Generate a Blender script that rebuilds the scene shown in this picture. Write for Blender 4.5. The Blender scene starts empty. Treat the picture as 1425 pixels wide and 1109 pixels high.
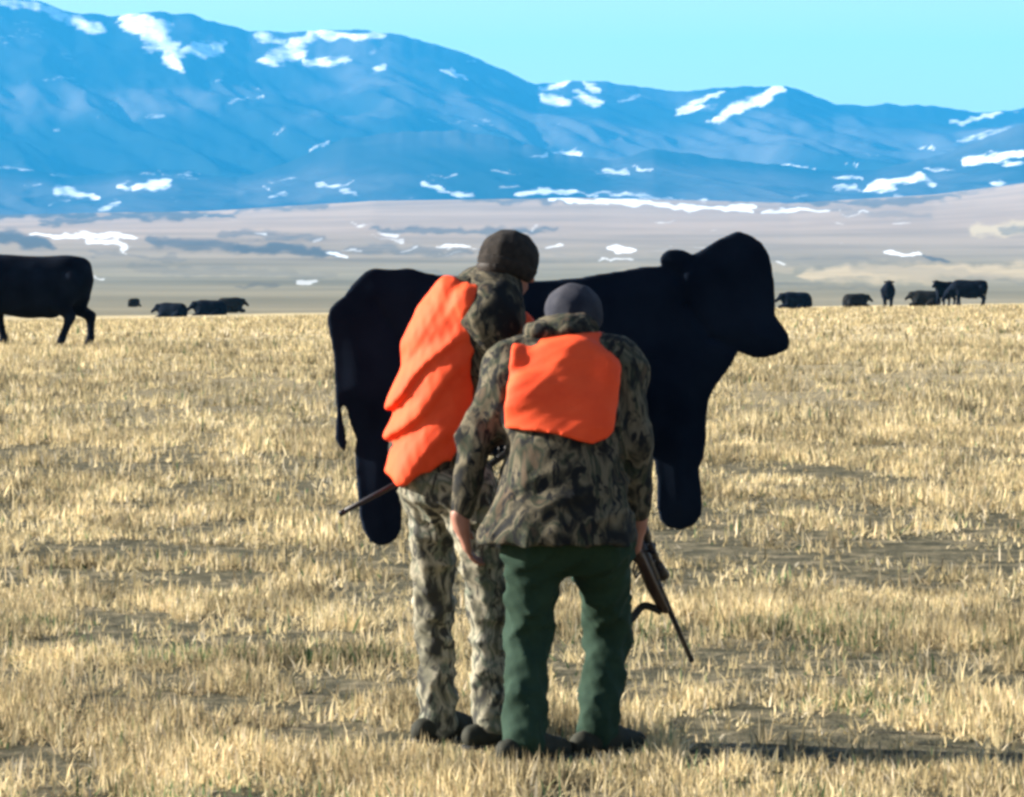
import bpy, bmesh, math
import numpy as np
from mathutils import Vector, Matrix

R = math.radians
rng = np.random.default_rng(11)
SC = bpy.context.scene
COL = SC.collection

# ------------------------------------------------------------------ camera
F = 5740.0            # focal length in photo pixels (photo is 1425 wide)
CAMZ = 1.8
HZ = 310.0            # photo row of the true horizon
cam = bpy.data.cameras.new('camera')
cam.sensor_width = 36.0
cam.lens = F / 1425.0 * 36.0
cam.shift_y = -(554.5 - HZ) / 1425.0
cam.clip_start = 0.5
cam.clip_end = 120000.0
camo = bpy.data.objects.new('camera', cam)
camo.location = (0, 0, CAMZ)
camo.rotation_euler = (R(90), 0, 0)
COL.objects.link(camo)
SC.camera = camo

# ------------------------------------------------------------------ world, sun, exposure
SUN_EL, SUN_AZ = 20.5, -80.0      # azimuth clockwise from +Y: the sun stands to the left
w = bpy.data.worlds.new('World')
SC.world = w
w.use_nodes = True
nt = w.node_tree
nt.nodes.clear()
sky = nt.nodes.new('ShaderNodeTexSky')
sky.sky_type = 'NISHITA'
sky.sun_disc = False
sky.sun_elevation = R(SUN_EL)
sky.sun_rotation = R(SUN_AZ)
sky.altitude = 1500.0
sky.air_density = 1.0
sky.dust_density = 2.2
sky.ozone_density = 1.5
tint = nt.nodes.new('ShaderNodeMix')
tint.data_type = 'RGBA'
tint.blend_type = 'MULTIPLY'
tint.inputs[0].default_value = 1.0
tint.inputs[7].default_value = (1.28, 1.10, 1.0, 1)     # the photo's cold white balance, whole dome
bg = nt.nodes.new('ShaderNodeBackground')
bg.inputs['Strength'].default_value = 0.05
wo = nt.nodes.new('ShaderNodeOutputWorld')
nt.links.new(sky.outputs[0], tint.inputs[6])
nt.links.new(tint.outputs[2], bg.inputs['Color'])
nt.links.new(bg.outputs[0], wo.inputs['Surface'])

sl = bpy.data.lights.new('sun', 'SUN')
sl.energy = 5.0
sl.angle = R(0.55)
sl.color = (1.0, 0.94, 0.84)
so = bpy.data.objects.new('sun', sl)
sdir = Vector((math.sin(R(SUN_AZ)) * math.cos(R(SUN_EL)), math.cos(R(SUN_AZ)) * math.cos(R(SUN_EL)), math.sin(R(SUN_EL))))
so.rotation_euler = (-sdir).to_track_quat('-Z', 'Y').to_euler()
so.location = (-20, 0, 30)
COL.objects.link(so)

SC.view_settings.view_transform = 'Standard'
SC.view_settings.look = 'None'
SC.view_settings.gamma = 1.0
SC.view_settings.use_curve_mapping = False
SC.view_settings.exposure = 2.0
SC.render.engine = 'CYCLES'
SC.cycles.use_denoising = True
SC.cycles.filter_width = 3.2
SC.cycles.max_bounces = 6
SC.cycles.diffuse_bounces = 2
SC.cycles.volume_bounces = 1
SC.cycles.transparent_max_bounces = 4


# ------------------------------------------------------------------ helpers
def P(x, y, Y):
    """Where the photo's (x, y) lies at a distance of Y metres."""
    return np.array([(x - 712.5) / F * Y, Y, CAMZ - (y - HZ) / F * Y])


def setp(o, **kw):
    for k, v in kw.items():
        if v is not None:
            o[k] = v
    return o


def empty(name, loc, label=None, category=None, group=None):
    o = bpy.data.objects.new(name, None)
    o.location = Vector(loc)
    o.empty_display_size = 0.2
    COL.objects.link(o)
    return setp(o, label=label, category=category, group=group)


def raw_mesh(name, V, T, smooth=True):
    """V (n,3), T (m,3|4): fast mesh from arrays."""
    V = np.asarray(V, np.float32)
    T = np.asarray(T, np.int32)
    k = T.shape[1]
    me = bpy.data.meshes.new(name)
    me.vertices.add(len(V))
    me.vertices.foreach_set('co', V.ravel())
    me.loops.add(T.size)
    me.loops.foreach_set('vertex_index', T.ravel())
    me.polygons.add(len(T))
    me.polygons.foreach_set('loop_start', np.arange(0, T.size, k, dtype=np.int32))
    me.polygons.foreach_set('use_smooth', np.full(len(T), smooth))
    me.update(calc_edges=True)
    return me


def link(name, me, mat, parent=None, **kw):
    o = bpy.data.objects.new(name, me)
    if mat is not None:
        me.materials.clear()
        me.materials.append(mat)
    COL.objects.link(o)
    if parent is not None:
        o.parent = parent
    return setp(o, **kw)


def hash2(i, j, seed):
    v = np.sin(i * 127.1 + j * 311.7 + seed * 74.7) * 43758.5453
    return v - np.floor(v)


def vnoise(x, y, seed=0.0):
    xi, yi = np.floor(x), np.floor(y)
    fx, fy = x - xi, y - yi
    fx = fx * fx * (3 - 2 * fx)
    fy = fy * fy * (3 - 2 * fy)
    a = hash2(xi, yi, seed)
    b = hash2(xi + 1, yi, seed)
    c = hash2(xi, yi + 1, seed)
    d = hash2(xi + 1, yi + 1, seed)
    return (a * (1 - fx) + b * fx) * (1 - fy) + (c * (1 - fx) + d * fx) * fy


def fbm(x, y, seed=0.0, oct=4):
    s, a, t = 0, 1.0, 0
    for k in range(oct):
        s = s + a * vnoise(x * 2 ** k, y * 2 ** k, seed + k * 3.3)
        t += a
        a *= 0.5
    return s / t


def smooth01(x):
    x = np.clip(x, 0, 1)
    return x * x * (3 - 2 * x)


# ---- signed distance modelling with surface nets
class Field:
    def __init__(self, lo, hi, h):
        self.lo = np.array(lo, float)
        self.h = h
        self.n = np.ceil((np.array(hi) - self.lo) / h).astype(int) + 1
        self.f = np.full(self.n, 9.0, np.float32)
        self.ax = [self.lo[i] + h * np.arange(self.n[i]) for i in range(3)]

    def sub(self, lo, hi):
        a = np.clip(np.floor((np.array(lo) - self.lo) / self.h).astype(int), 0, self.n - 1)
        b = np.clip(np.ceil((np.array(hi) - self.lo) / self.h).astype(int) + 1, 1, self.n)
        s = tuple(slice(a[i], b[i]) for i in range(3))
        g = np.meshgrid(*[self.ax[i][s[i]] for i in range(3)], indexing='ij')
        return s, g

    def full(self):
        return np.meshgrid(*self.ax, indexing='ij')

    def union(self, s, d, k):
        a = self.f[s]
        if k <= 0:
            self.f[s] = np.minimum(a, d)
        else:
            hh = np.clip(0.5 + 0.5 * (a - d) / k, 0, 1)
            self.f[s] = a * (1 - hh) + d * hh - k * hh * (1 - hh)

    def cap(self, a, b, ra, rb=None, k=0.02):
        rb = ra if rb is None else rb
        a = np.array(a, float)
        b = np.array(b, float)
        m = max(ra, rb) + k + 2 * self.h + 0.02
        s, (X, Y, Z) = self.sub(np.minimum(a, b) - m, np.maximum(a, b) + m)
        ab = b - a
        t = ((X - a[0]) * ab[0] + (Y - a[1]) * ab[1] + (Z - a[2]) * ab[2]) / max(ab @ ab, 1e-9)
        t = np.clip(t, 0, 1)
        d = np.sqrt((X - a[0] - t * ab[0]) ** 2 + (Y - a[1] - t * ab[1]) ** 2 + (Z - a[2] - t * ab[2]) ** 2) - (ra + (rb - ra) * t)
        self.union(s, d, k)
        return self

    def chain(self, pts, rs, k=0.02):
        for i in range(len(pts) - 1):
            self.cap(pts[i], pts[i + 1], rs[i], rs[i + 1], k)
        return self

    def ell(self, c, r, k=0.02, rot=None, cut=False):
        c = np.array(c, float)
        r = np.array(r, float)
        m = max(r) + k + 2 * self.h + 0.02
        s, (X, Y, Z) = self.sub(c - m, c + m)
        q = np.stack([X - c[0], Y - c[1], Z - c[2]], -1)
        if rot is not None:
            q = q @ np.array(rot).T
        k0 = np.sqrt(((q / r) ** 2).sum(-1)) + 1e-6
        k1 = np.sqrt(((q / r ** 2) ** 2).sum(-1)) + 1e-6
        d = k0 * (k0 - 1) / k1
        if cut:
            a = self.f[s]
            hh = np.clip(0.5 + 0.5 * (a + d) / max(k, 1e-4), 0, 1) if k > 0 else None
            self.f[s] = np.maximum(a, -d)
        else:
            self.union(s, d, k)
        return self

    def loft(self, tab, ang=0.0, k=0.03, grow=0.0, zlo=None, zhi=None, region=None):
        """Stack of ellipses: rows (z, cx, cy, rx, ry), rx along the body's own sideways axis."""
        tab = np.array(sorted(tab, key=lambda q: q[0]))
        z0 = tab[0, 0] if zlo is None else zlo
        z1 = tab[-1, 0] if zhi is None else zhi
        m = tab[:, 3:5].max() + grow + 0.1
        lo = (tab[:, 1].min() - m, tab[:, 2].min() - m, z0 - 0.1)
        hi = (tab[:, 1].max() + m, tab[:, 2].max() + m, z1 + 0.1)
        s, (X, Y, Z) = self.sub(lo, hi)
        cx, cy, rx, ry = [np.interp(Z, tab[:, 0], tab[:, i]) for i in (1, 2, 3, 4)]
        rx = rx + grow
        ry = ry + grow
        ca, sa = math.cos(ang), math.sin(ang)
        dx, dy = X - cx, Y - cy
        u = dx * ca + dy * sa
        v = -dx * sa + dy * ca
        d = (np.sqrt((u / rx) ** 2 + (v / ry) ** 2) - 1) * np.minimum(rx, ry)
        d = np.maximum(d, np.maximum(z0 - Z, Z - z1))
        if region is not None:
            d = np.maximum(d, region(X, Y, Z))
        self.union(s, d, k)
        return self

    def warp(self, fn):
        X, Y, Z = self.full()
        m = np.abs(self.f) < 0.12
        self.f[m] += fn(X[m], Y[m], Z[m]).astype(np.float32)
        return self

    def mesh(self, name, base=(0, 0, 0)):
        f = self.f
        s = f < 0
        n = np.array(f.shape) - 1
        cnt = np.zeros(n, np.int8)
        offs = [(i, j, k) for i in (0, 1) for j in (0, 1) for k in (0, 1)]
        for (i, j, k) in offs:
            cnt += s[i:i + n[0], j:j + n[1], k:k + n[2]]
        act = (cnt > 0) & (cnt < 8)
        c = np.argwhere(act)
        idx = np.full(n, -1, np.int32)
        idx[act] = np.arange(len(c))
        acc = np.zeros((len(c), 3))
        num = np.zeros(len(c))
        for a in offs:
            for d in range(3):
                if a[d]:
                    continue
                b = list(a)
                b[d] = 1
                va = f[c[:, 0] + a[0], c[:, 1] + a[1], c[:, 2] + a[2]]
                vb = f[c[:, 0] + b[0], c[:, 1] + b[1], c[:, 2] + b[2]]
                mk = (va < 0) != (vb < 0)
                t = np.where(mk, va / np.where(mk, va - vb, 1), 0)
                p = np.array(a)[None, :] + t[:, None] * (np.array(b) - np.array(a))[None, :]
                acc[mk] += p[mk]
                num[mk] += 1
        V = (c + acc / num[:, None]) * self.h + self.lo - np.array(base)
        quads = []
        for d in range(3):
            u, v = (d + 1) % 3, (d + 2) % 3
            sl0 = [slice(None)] * 3
            sl1 = [slice(None)] * 3
            sl0[d] = slice(0, -1)
            sl1[d] = slice(1, None)
            ch = s[tuple(sl0)] != s[tuple(sl1)]
            p = np.argwhere(ch)
            p = p[(p[:, u] >= 1) & (p[:, v] >= 1) & (p[:, u] < n[u]) & (p[:, v] < n[v])]
            eu = np.eye(3, dtype=int)[u]
            ev = np.eye(3, dtype=int)[v]
            g = lambda q: idx[q[:, 0], q[:, 1], q[:, 2]]
            q = np.stack([g(p - eu - ev), g(p - ev), g(p), g(p - eu)], 1)
            ins = s[p[:, 0], p[:, 1], p[:, 2]]
            q[~ins] = q[~ins][:, ::-1]
            quads.append(q)
        Q = np.concatenate(quads)
        Q = Q[(Q >= 0).all(1)]
        # one light relaxation pass takes the voxel steps out
        for _ in range(2):
            A = np.zeros_like(V)
            N = np.zeros(len(V))
            for i in range(4):
                j = (i + 1) % 4
                np.add.at(A, Q[:, i], V[Q[:, j]])
                np.add.at(N, Q[:, i], 1)
                np.add.at(A, Q[:, j], V[Q[:, i]])
                np.add.at(N, Q[:, j], 1)
            V = 0.5 * V + 0.5 * A / N[:, None]
        return raw_mesh(name, V, Q)


def folds(seed, amp, wl, stretch=(1, 1, 1), sharp=1.0):
    """Cloth creases: a few warped waves, pinched on one side."""
    r = np.random.default_rng(seed)
    D = r.normal(size=(5, 3)) * np.array(stretch)
    D = D / np.linalg.norm(D, axis=1)[:, None] * (2 * math.pi / wl) * r.uniform(0.6, 1.5, (5, 1))
    ph = r.uniform(0, 6.28, 5)

    def fn(X, Y, Z):
        w0 = 0.9 * np.sin(X * 11 + Z * 7 + seed) + 0.9 * np.sin(Z * 13 - Y * 9 + 2 * seed)
        s = 0
        for i in range(3):
            q = np.sin(D[i, 0] * X + D[i, 1] * Y + D[i, 2] * Z + ph[i] + w0)
            s = s - (1 - 2 * np.abs(q) ** sharp)
        return amp * s / 3.0
    return fn


# ------------------------------------------------------------------ materials
def mat_new(name):
    m = bpy.data.materials.new(name)
    m.use_nodes = True
    return m, m.node_tree, m.node_tree.nodes['Principled BSDF']


def node(nt, t, **kw):
    n = nt.nodes.new(t)
    for k, v in kw.items():
        setattr(n, k, v)
    return n


def noise(nt, scale, detail=3.0, rough=0.55, coord='Object', dist=0.0):
    tc = node(nt, 'ShaderNodeTexCoord')
    n = node(nt, 'ShaderNodeTexNoise')
    n.inputs['Scale'].default_value = scale
    n.inputs['Detail'].default_value = detail
    n.inputs['Roughness'].default_value = rough
    n.inputs['Distortion'].default_value = dist
    nt.links.new(tc.outputs[coord], n.inputs['Vector'])
    return n


def ramp(nt, src, stops, interp='LINEAR'):
    r = node(nt, 'ShaderNodeValToRGB')
    r.color_ramp.interpolation = interp
    e = r.color_ramp.elements
    while len(e) < len(stops):
        e.new(0.5)
    for i, (p, c) in enumerate(stops):
        e[i].position = p
        e[i].color = (*c, 1) if len(c) == 3 else c
    nt.links.new(src, r.inputs[0])
    return r


def bump(nt, bsdf, src, strength, dist):
    b = node(nt, 'ShaderNodeBump')
    b.inputs['Strength'].default_value = strength
    b.inputs['Distance'].default_value = dist
    nt.links.new(src, b.inputs['Height'])
    nt.links.new(b.outputs[0], bsdf.inputs['Normal'])


def cloth(name, c0, c1, scale=30, rough=0.9, bs=0.3, sheen=0.0, spec=0.2):
    m, nt, b = mat_new(name)
    n = noise(nt, scale, 4)
    r = ramp(nt, n.outputs[0], [(0.3, c0), (0.7, c1)])
    nt.links.new(r.outputs[0], b.inputs['Base Color'])
    b.inputs['Roughness'].default_value = rough
    b.inputs['Specular IOR Level'].default_value = spec
    if sheen:
        b.inputs['Sheen Weight'].default_value = sheen
    n2 = noise(nt, scale * 8, 3)
    bump(nt, b, n2.outputs[0], bs, 0.003)
    return m


def camo(name, cols, scale, seed=0.0):
    """Leaf-and-limb camouflage print."""
    m, nt, b = mat_new(name)
    tc = node(nt, 'ShaderNodeTexCoord')
    mp = node(nt, 'ShaderNodeMapping')
    mp.inputs['Location'].default_value = (seed, seed * 1.7, 0.3 * seed)
    mp.inputs['Scale'].default_value = (1.0, 1.0, 0.55)
    nt.links.new(tc.outputs['Object'], mp.inputs['Vector'])
    n1 = node(nt, 'ShaderNodeTexNoise')
    n1.inputs['Scale'].default_value = scale
    n1.inputs['Detail'].default_value = 3
    n1.inputs['Distortion'].default_value = 1.2
    nt.links.new(mp.outputs[0], n1.inputs['Vector'])
    k = len(cols)
    stops = [(0.34 + 0.32 * i / (k - 1), c) for i, c in enumerate(cols)]
    r1 = ramp(nt, n1.outputs[0], stops)
    n2 = node(nt, 'ShaderNodeTexNoise')
    n2.inputs['Scale'].default_value = scale * 2.1
    n2.inputs['Detail'].default_value = 4
    n2.inputs['Distortion'].default_value = 2.0
    mp2 = node(nt, 'ShaderNodeMapping')
    mp2.inputs['Location'].default_value = (9 + seed, 4, 7)
    mp2.inputs['Rotation'].default_value = (0.3, 0.9, 0.2)
    nt.links.new(mp.outputs[0], mp2.inputs['Vector'])
    nt.links.new(mp2.outputs[0], n2.inputs['Vector'])
    k2 = ramp(nt, n2.outputs[0], [(0.50, (0, 0, 0)), (0.60, (1, 1, 1))])
    mx = node(nt, 'ShaderNodeMix', data_type='RGBA')
    nt.links.new(k2.outputs[0], mx.inputs[0])
    nt.links.new(r1.outputs[0], mx.inputs[6])
    mx.inputs[7].default_value = (*cols[0], 1)
    nt.links.new(mx.outputs[2], b.inputs['Base Color'])
    b.inputs['Roughness'].default_value = 0.92
    b.inputs['Specular IOR Level'].default_value = 0.2
    n3 = noise(nt, 180, 3)
    bump(nt, b, n3.outputs[0], 0.25, 0.003)
    return m


M = {}
M['orange'] = cloth('blaze_orange_cloth', (0.72, 0.062, 0.016), (0.78, 0.082, 0.022), 12, 0.75, 0.15)
M['camo_brown'] = camo('camo_brown', [(0.007, 0.008, 0.009), (0.034, 0.031, 0.021), (0.115, 0.097, 0.064), (0.019, 0.026, 0.016), (0.066, 0.048, 0.031)], 9, 1.0)
M['camo_pale'] = camo('camo_pale', [(0.03, 0.03, 0.026), (0.13, 0.125, 0.088), (0.27, 0.245, 0.18), (0.075, 0.092, 0.066), (0.30, 0.28, 0.22)], 9, 5.0)
M['knit'] = cloth('dark_knit', (0.012, 0.011, 0.011), (0.03, 0.025, 0.021), 40, 1.0, 0.6)
M['navy'] = cloth('navy_cap_cloth', (0.012, 0.015, 0.026), (0.045, 0.045, 0.055), 11)
M['green'] = cloth('green_trousers', (0.008, 0.024, 0.015), (0.015, 0.036, 0.022), 14)
M['leather'] = cloth('boot_leather', (0.014, 0.016, 0.012), (0.034, 0.034, 0.024), 14, 0.85)
M['skin'] = cloth('skin', (0.25, 0.115, 0.082), (0.31, 0.15, 0.105), 20, 0.55, 0.05)
M['hair'] = cloth('dark_hair', (0.010, 0.007, 0.005), (0.02, 0.013, 0.009), 60, 0.6)
M['decoy'] = cloth('black_decoy_fabric', (0.003, 0.006, 0.013), (0.009, 0.015, 0.028), 3.5, 1.0, 0.12, spec=0.04)
M['cattle'] = cloth('black_cattle_hide', (0.003, 0.005, 0.010), (0.008, 0.012, 0.022), 3, 1.0, 0.3, spec=0.05)
M['cattle_brown'] = cloth('brown_black_hide', (0.010, 0.013, 0.016), (0.02, 0.02, 0.02), 4, 1.0, 0.3, spec=0.05)
M['steel'] = cloth('blued_steel', (0.015, 0.014, 0.016), (0.03, 0.027, 0.03), 40, 0.38, 0.02)
M['walnut'] = cloth('walnut_stock', (0.022, 0.012, 0.012), (0.038, 0.02, 0.018), 20, 0.45, 0.05)
M['webbing'] = cloth('dark_webbing', (0.02, 0.022, 0.022), (0.035, 0.036, 0.034), 60, 0.9)
M['wood'] = cloth('wooden_batten', (0.16, 0.10, 0.055), (0.24, 0.16, 0.09), 22, 0.8)

# ------------------------------------------------------------------ terrain
VAL = np.array([(230, 0), (330, 452), (520, 441), (1100, 425), (2000, 404), (3000, 382), (4200, 357), (5200, 337), (6300, 313), (7500, 292), (8600, 280), (10500, 283), (14000, 296)], float)


def ground_z(X, Y):
    """Field: flat pasture whose far edge falls away; beyond it the valley climbs to the mountains."""
    X = np.asarray(X, float)
    Y = np.asarray(Y, float)
    Yc = np.maximum(Y, 1.0)
    u = np.clip(712.5 + X / Yc * F, -1800, 3200)
    e = 448.0 - 22.0 * np.clip(u / 1425.0, -0.4, 1.4) + 3.0 * (fbm(u / 260.0, u * 0 + 3.0, 2.0, 3) - 0.5)
    im = e + (482.0 - e) * np.exp(-(Yc - 60.0) / 24.0)
    near = np.where(Y < 60.0, 0.0, CAMZ - (im - HZ) / F * Yc)
    zq = CAMZ - (e - HZ) / F * 230.0
    ks = np.concatenate([[230.0], VAL[1:, 0]])
    vz = CAMZ - (VAL[:, 1] - HZ) / F * VAL[:, 0]
    far = np.interp(Y, VAL[1:, 0], vz[1:])
    lift = np.interp(u, [-400, 0, 300, 520, 800, 1100, 1300, 1425, 1800], [20, 20, 14, 0, -4, 2, -10, -26, -45])
    far = far - lift / F * Yc * smooth01((Y - 4800.0) / 3600.0)
    t = smooth01((Y - 230.0) / 120.0)
    z = np.where(Y < 230.0, near, zq * (1 - t) + far * t)
    z = np.where(Y > 350.0, far, z)
    # gentle swells
    amp = np.clip((Y - 700) / 4000.0, 0, 1) * 9.0
    z = z + amp * (fbm(X / 900.0, Y / 900.0, 5.0, 3) - 0.5)
    z = z + np.where((Y > 8) & (Y < 70), 0.05 * (fbm(X / 2.6, Y / 2.6, 9.0, 3) - 0.5), 0)
    return z


def strokes(u, v, L):
    """Soft patches: list of (x0,y0,x1,y1,halfwidth,weight)."""
    s = np.zeros_like(u)
    u0, v0 = u, v
    u = u0 + 26 * (fbm(u0 / 26.0, v0 / 12.0, 71.0, 4) - .5)
    v = v0 + 17 * (fbm(u0 / 20.0, v0 / 11.0, 77.0, 4) - .5)
    for (x0, y0, x1, y1, hw, wt) in L:
        dx, dy = x1 - x0, y1 - y0
        t = np.clip(((u - x0) * dx + (v - y0) * dy) / max(dx * dx + dy * dy, 1e-6), 0, 1)
        d = np.hypot(u - x0 - t * dx, v - y0 - t * dy)
        taper = 0.55 + 0.45 * np.sqrt(np.clip(4 * t * (1 - t), 0, 1))
        s = np.maximum(s, wt * np.clip(1.45 - d / (hw * taper) * 0.95, 0, 1))
    return s


SNOW_VALLEY = [(770, 276, 1045, 291, 4.5, 1), (1060, 294, 1155, 295, 3, .9), (45, 325, 185, 328, 4, 1), (120, 330, 180, 345, 5, .9),
               (155, 330, 175, 350, 5, .8), (610, 343, 665, 343, 2.6, .9), (755, 342, 790, 342, 2.2, .8), (845, 346, 880, 347, 4, 1), (835, 362, 885, 363, 2.4, .8),
               (1228, 351, 1280, 357, 3.2, 1), (455, 350, 478, 357, 3.5, .9), (535, 326, 550, 328, 5, .8), (355, 326, 375, 325, 3, .7),
               (430, 335, 445, 332, 4, .6), (1075, 367, 1090, 369, 4, .8), (415, 389, 445, 394, 4, .7), (128, 385, 145, 388, 3.5, .7),
               (740, 318, 750, 316, 4, .6), (480, 312, 520, 316, 2, .5), (960, 345, 1000, 346, 2, .5), (690, 344, 720, 345, 2, .6)]
_r = np.random.default_rng(5)
for _k in range(26):     # small drifts left lying in hollows
    _x, _y = _r.uniform(-30, 1450), _r.uniform(286, 352)
    _l, _t = _r.uniform(8, 34), _r.uniform(-4, 4)
    SNOW_VALLEY.append((_x, _y, _x + _l, _y + _t, _r.uniform(1.2, 2.6), _r.uniform(.35, .8)))
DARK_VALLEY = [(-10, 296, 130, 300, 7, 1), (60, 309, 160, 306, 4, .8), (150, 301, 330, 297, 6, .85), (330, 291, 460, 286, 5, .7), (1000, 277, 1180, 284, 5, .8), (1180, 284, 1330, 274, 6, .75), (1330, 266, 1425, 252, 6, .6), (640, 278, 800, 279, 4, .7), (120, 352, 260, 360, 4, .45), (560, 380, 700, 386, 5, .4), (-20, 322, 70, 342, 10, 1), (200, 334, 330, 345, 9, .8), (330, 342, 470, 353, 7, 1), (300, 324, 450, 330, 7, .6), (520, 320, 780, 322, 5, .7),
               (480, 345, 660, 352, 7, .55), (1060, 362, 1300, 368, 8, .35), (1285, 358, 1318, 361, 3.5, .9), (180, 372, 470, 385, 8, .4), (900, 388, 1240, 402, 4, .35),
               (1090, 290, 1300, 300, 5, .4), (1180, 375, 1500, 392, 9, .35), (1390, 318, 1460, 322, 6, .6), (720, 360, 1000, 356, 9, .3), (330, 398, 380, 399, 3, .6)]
STRAW_VALLEY = [(1350, 322, 1500, 312, 9, 1), (1120, 382, 1500, 375, 12, .8), (860, 382, 1100, 378, 9, .4)]


def build_ground():
    # columns: dense across the view, sparse outside it
    uc = np.concatenate([np.linspace(-9000, -1700, 26), np.linspace(-1500, -160, 40), np.linspace(-140, 1570, 440), np.linspace(1590, 2900, 40), np.linspace(3100, 10400, 26)])
    rows = np.concatenate([np.array([-60, -40, -25, -12, 0, 4, 8]), np.linspace(10, 70, 90), np.geomspace(71, 240, 50), np.geomspace(245, 600, 20), np.geomspace(620, 9000, 280), np.linspace(9200, 14000, 12)])
    eff = np.maximum(rows, 40.0)
    X = (uc[None, :] - 712.5) / F * eff[:, None]
    Y = np.repeat(rows[:, None], len(uc), 1)
    Z = ground_z(X, Y)
    nr, nc = X.shape
    u = 712.5 + X / np.maximum(Y, 1) * F
    v = HZ + (CAMZ - Z) / np.maximum(Y, 1) * F
    far = (Y > 800) & (Y < 8800)
    sn = strokes(u, v, SNOW_VALLEY) * far
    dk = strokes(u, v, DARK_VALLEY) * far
    st = strokes(u, v, STRAW_VALLEY) * far
    V = np.stack([X, Y, Z], -1).reshape(-1, 3)
    i = np.arange(nr * nc).reshape(nr, nc)
    T = np.stack([i[:-1, :-1], i[:-1, 1:], i[1:, 1:], i[1:, :-1]], -1).reshape(-1, 4)
    me = raw_mesh('ground', V, T)
    a = me.attributes.new('cover', 'FLOAT_COLOR', 'POINT')
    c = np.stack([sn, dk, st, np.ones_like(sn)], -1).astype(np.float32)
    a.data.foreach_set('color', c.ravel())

    m, nt, b = mat_new('pasture_ground')
    geo = node(nt, 'ShaderNodeNewGeometry')
    sep = node(nt, 'ShaderNodeSeparateXYZ')
    nt.links.new(geo.outputs['Position'], sep.inputs[0])
    n1 = noise(nt, 4.5, 8, 0.75)
    field = ramp(nt, n1.outputs[0], [(0.36, (0.04, 0.04, 0.026)), (0.50, (0.09, 0.082, 0.052)), (0.64, (0.24, 0.20, 0.125))])
    n2 = noise(nt, 0.0022, 6, 0.6)
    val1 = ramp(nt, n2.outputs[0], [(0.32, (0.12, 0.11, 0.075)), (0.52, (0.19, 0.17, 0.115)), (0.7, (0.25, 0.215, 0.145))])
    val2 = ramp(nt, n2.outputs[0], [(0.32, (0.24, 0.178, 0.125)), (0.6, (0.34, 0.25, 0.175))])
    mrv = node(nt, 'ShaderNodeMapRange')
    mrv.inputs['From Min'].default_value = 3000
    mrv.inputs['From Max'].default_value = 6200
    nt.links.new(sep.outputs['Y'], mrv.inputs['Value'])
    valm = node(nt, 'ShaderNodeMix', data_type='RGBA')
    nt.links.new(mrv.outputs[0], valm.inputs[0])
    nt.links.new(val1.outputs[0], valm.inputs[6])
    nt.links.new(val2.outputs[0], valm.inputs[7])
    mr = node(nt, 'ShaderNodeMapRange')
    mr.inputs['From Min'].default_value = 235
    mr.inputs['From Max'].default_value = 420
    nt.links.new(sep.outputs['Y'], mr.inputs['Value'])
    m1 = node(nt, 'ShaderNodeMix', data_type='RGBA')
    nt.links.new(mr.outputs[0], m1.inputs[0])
    # the field itself gets lighter cured straw away from the trampled part
    mr2 = node(nt, 'ShaderNodeMapRange')
    mr2.inputs['From Min'].default_value = 30
    mr2.inputs['From Max'].default_value = 75
    nt.links.new(sep.outputs['Y'], mr2.inputs['Value'])
    n1b = noise(nt, 0.18, 5, 0.6)
    straw = ramp(nt, n1b.outputs[0], [(0.3, (0.40, 0.325, 0.185)), (0.65, (0.50, 0.41, 0.25))])
    m0 = node(nt, 'ShaderNodeMix', data_type='RGBA')
    nt.links.new(mr2.outputs[0], m0.inputs[0])
    nt.links.new(field.outputs[0], m0.inputs[6])
    nt.links.new(straw.outputs[0], m0.inputs[7])
    nt.links.new(m0.outputs[2], m1.inputs[6])
    nt.links.new(valm.outputs[2], m1.inputs[7])
    at = node(nt, 'ShaderNodeAttribute', attribute_name='cover')
    sp = node(nt, 'ShaderNodeSeparateColor')
    nt.links.new(at.outputs['Color'], sp.inputs[0])
    n3 = noise(nt, 0.03, 5, 0.6)

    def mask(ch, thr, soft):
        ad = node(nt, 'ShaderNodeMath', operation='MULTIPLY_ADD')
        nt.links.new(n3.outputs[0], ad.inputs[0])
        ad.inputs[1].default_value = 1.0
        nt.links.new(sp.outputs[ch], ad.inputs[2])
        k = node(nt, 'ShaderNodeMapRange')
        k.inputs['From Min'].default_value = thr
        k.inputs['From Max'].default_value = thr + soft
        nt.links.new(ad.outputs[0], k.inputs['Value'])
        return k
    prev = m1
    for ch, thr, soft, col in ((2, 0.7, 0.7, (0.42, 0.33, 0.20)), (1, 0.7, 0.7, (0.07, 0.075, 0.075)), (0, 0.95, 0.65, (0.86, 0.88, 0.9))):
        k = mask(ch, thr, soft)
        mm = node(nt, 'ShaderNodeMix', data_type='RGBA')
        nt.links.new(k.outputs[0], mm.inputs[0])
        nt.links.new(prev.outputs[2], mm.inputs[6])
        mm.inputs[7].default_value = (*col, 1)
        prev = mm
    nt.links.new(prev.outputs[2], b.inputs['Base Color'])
    b.inputs['Roughness'].default_value = 1.0
    b.inputs['Specular IOR Level'].default_value = 0.05
    n4 = noise(nt, 9, 6, 0.7)
    bump(nt, b, n4.outputs[0], 0.8, 0.06)
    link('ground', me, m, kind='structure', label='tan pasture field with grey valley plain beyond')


build_ground()

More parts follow.
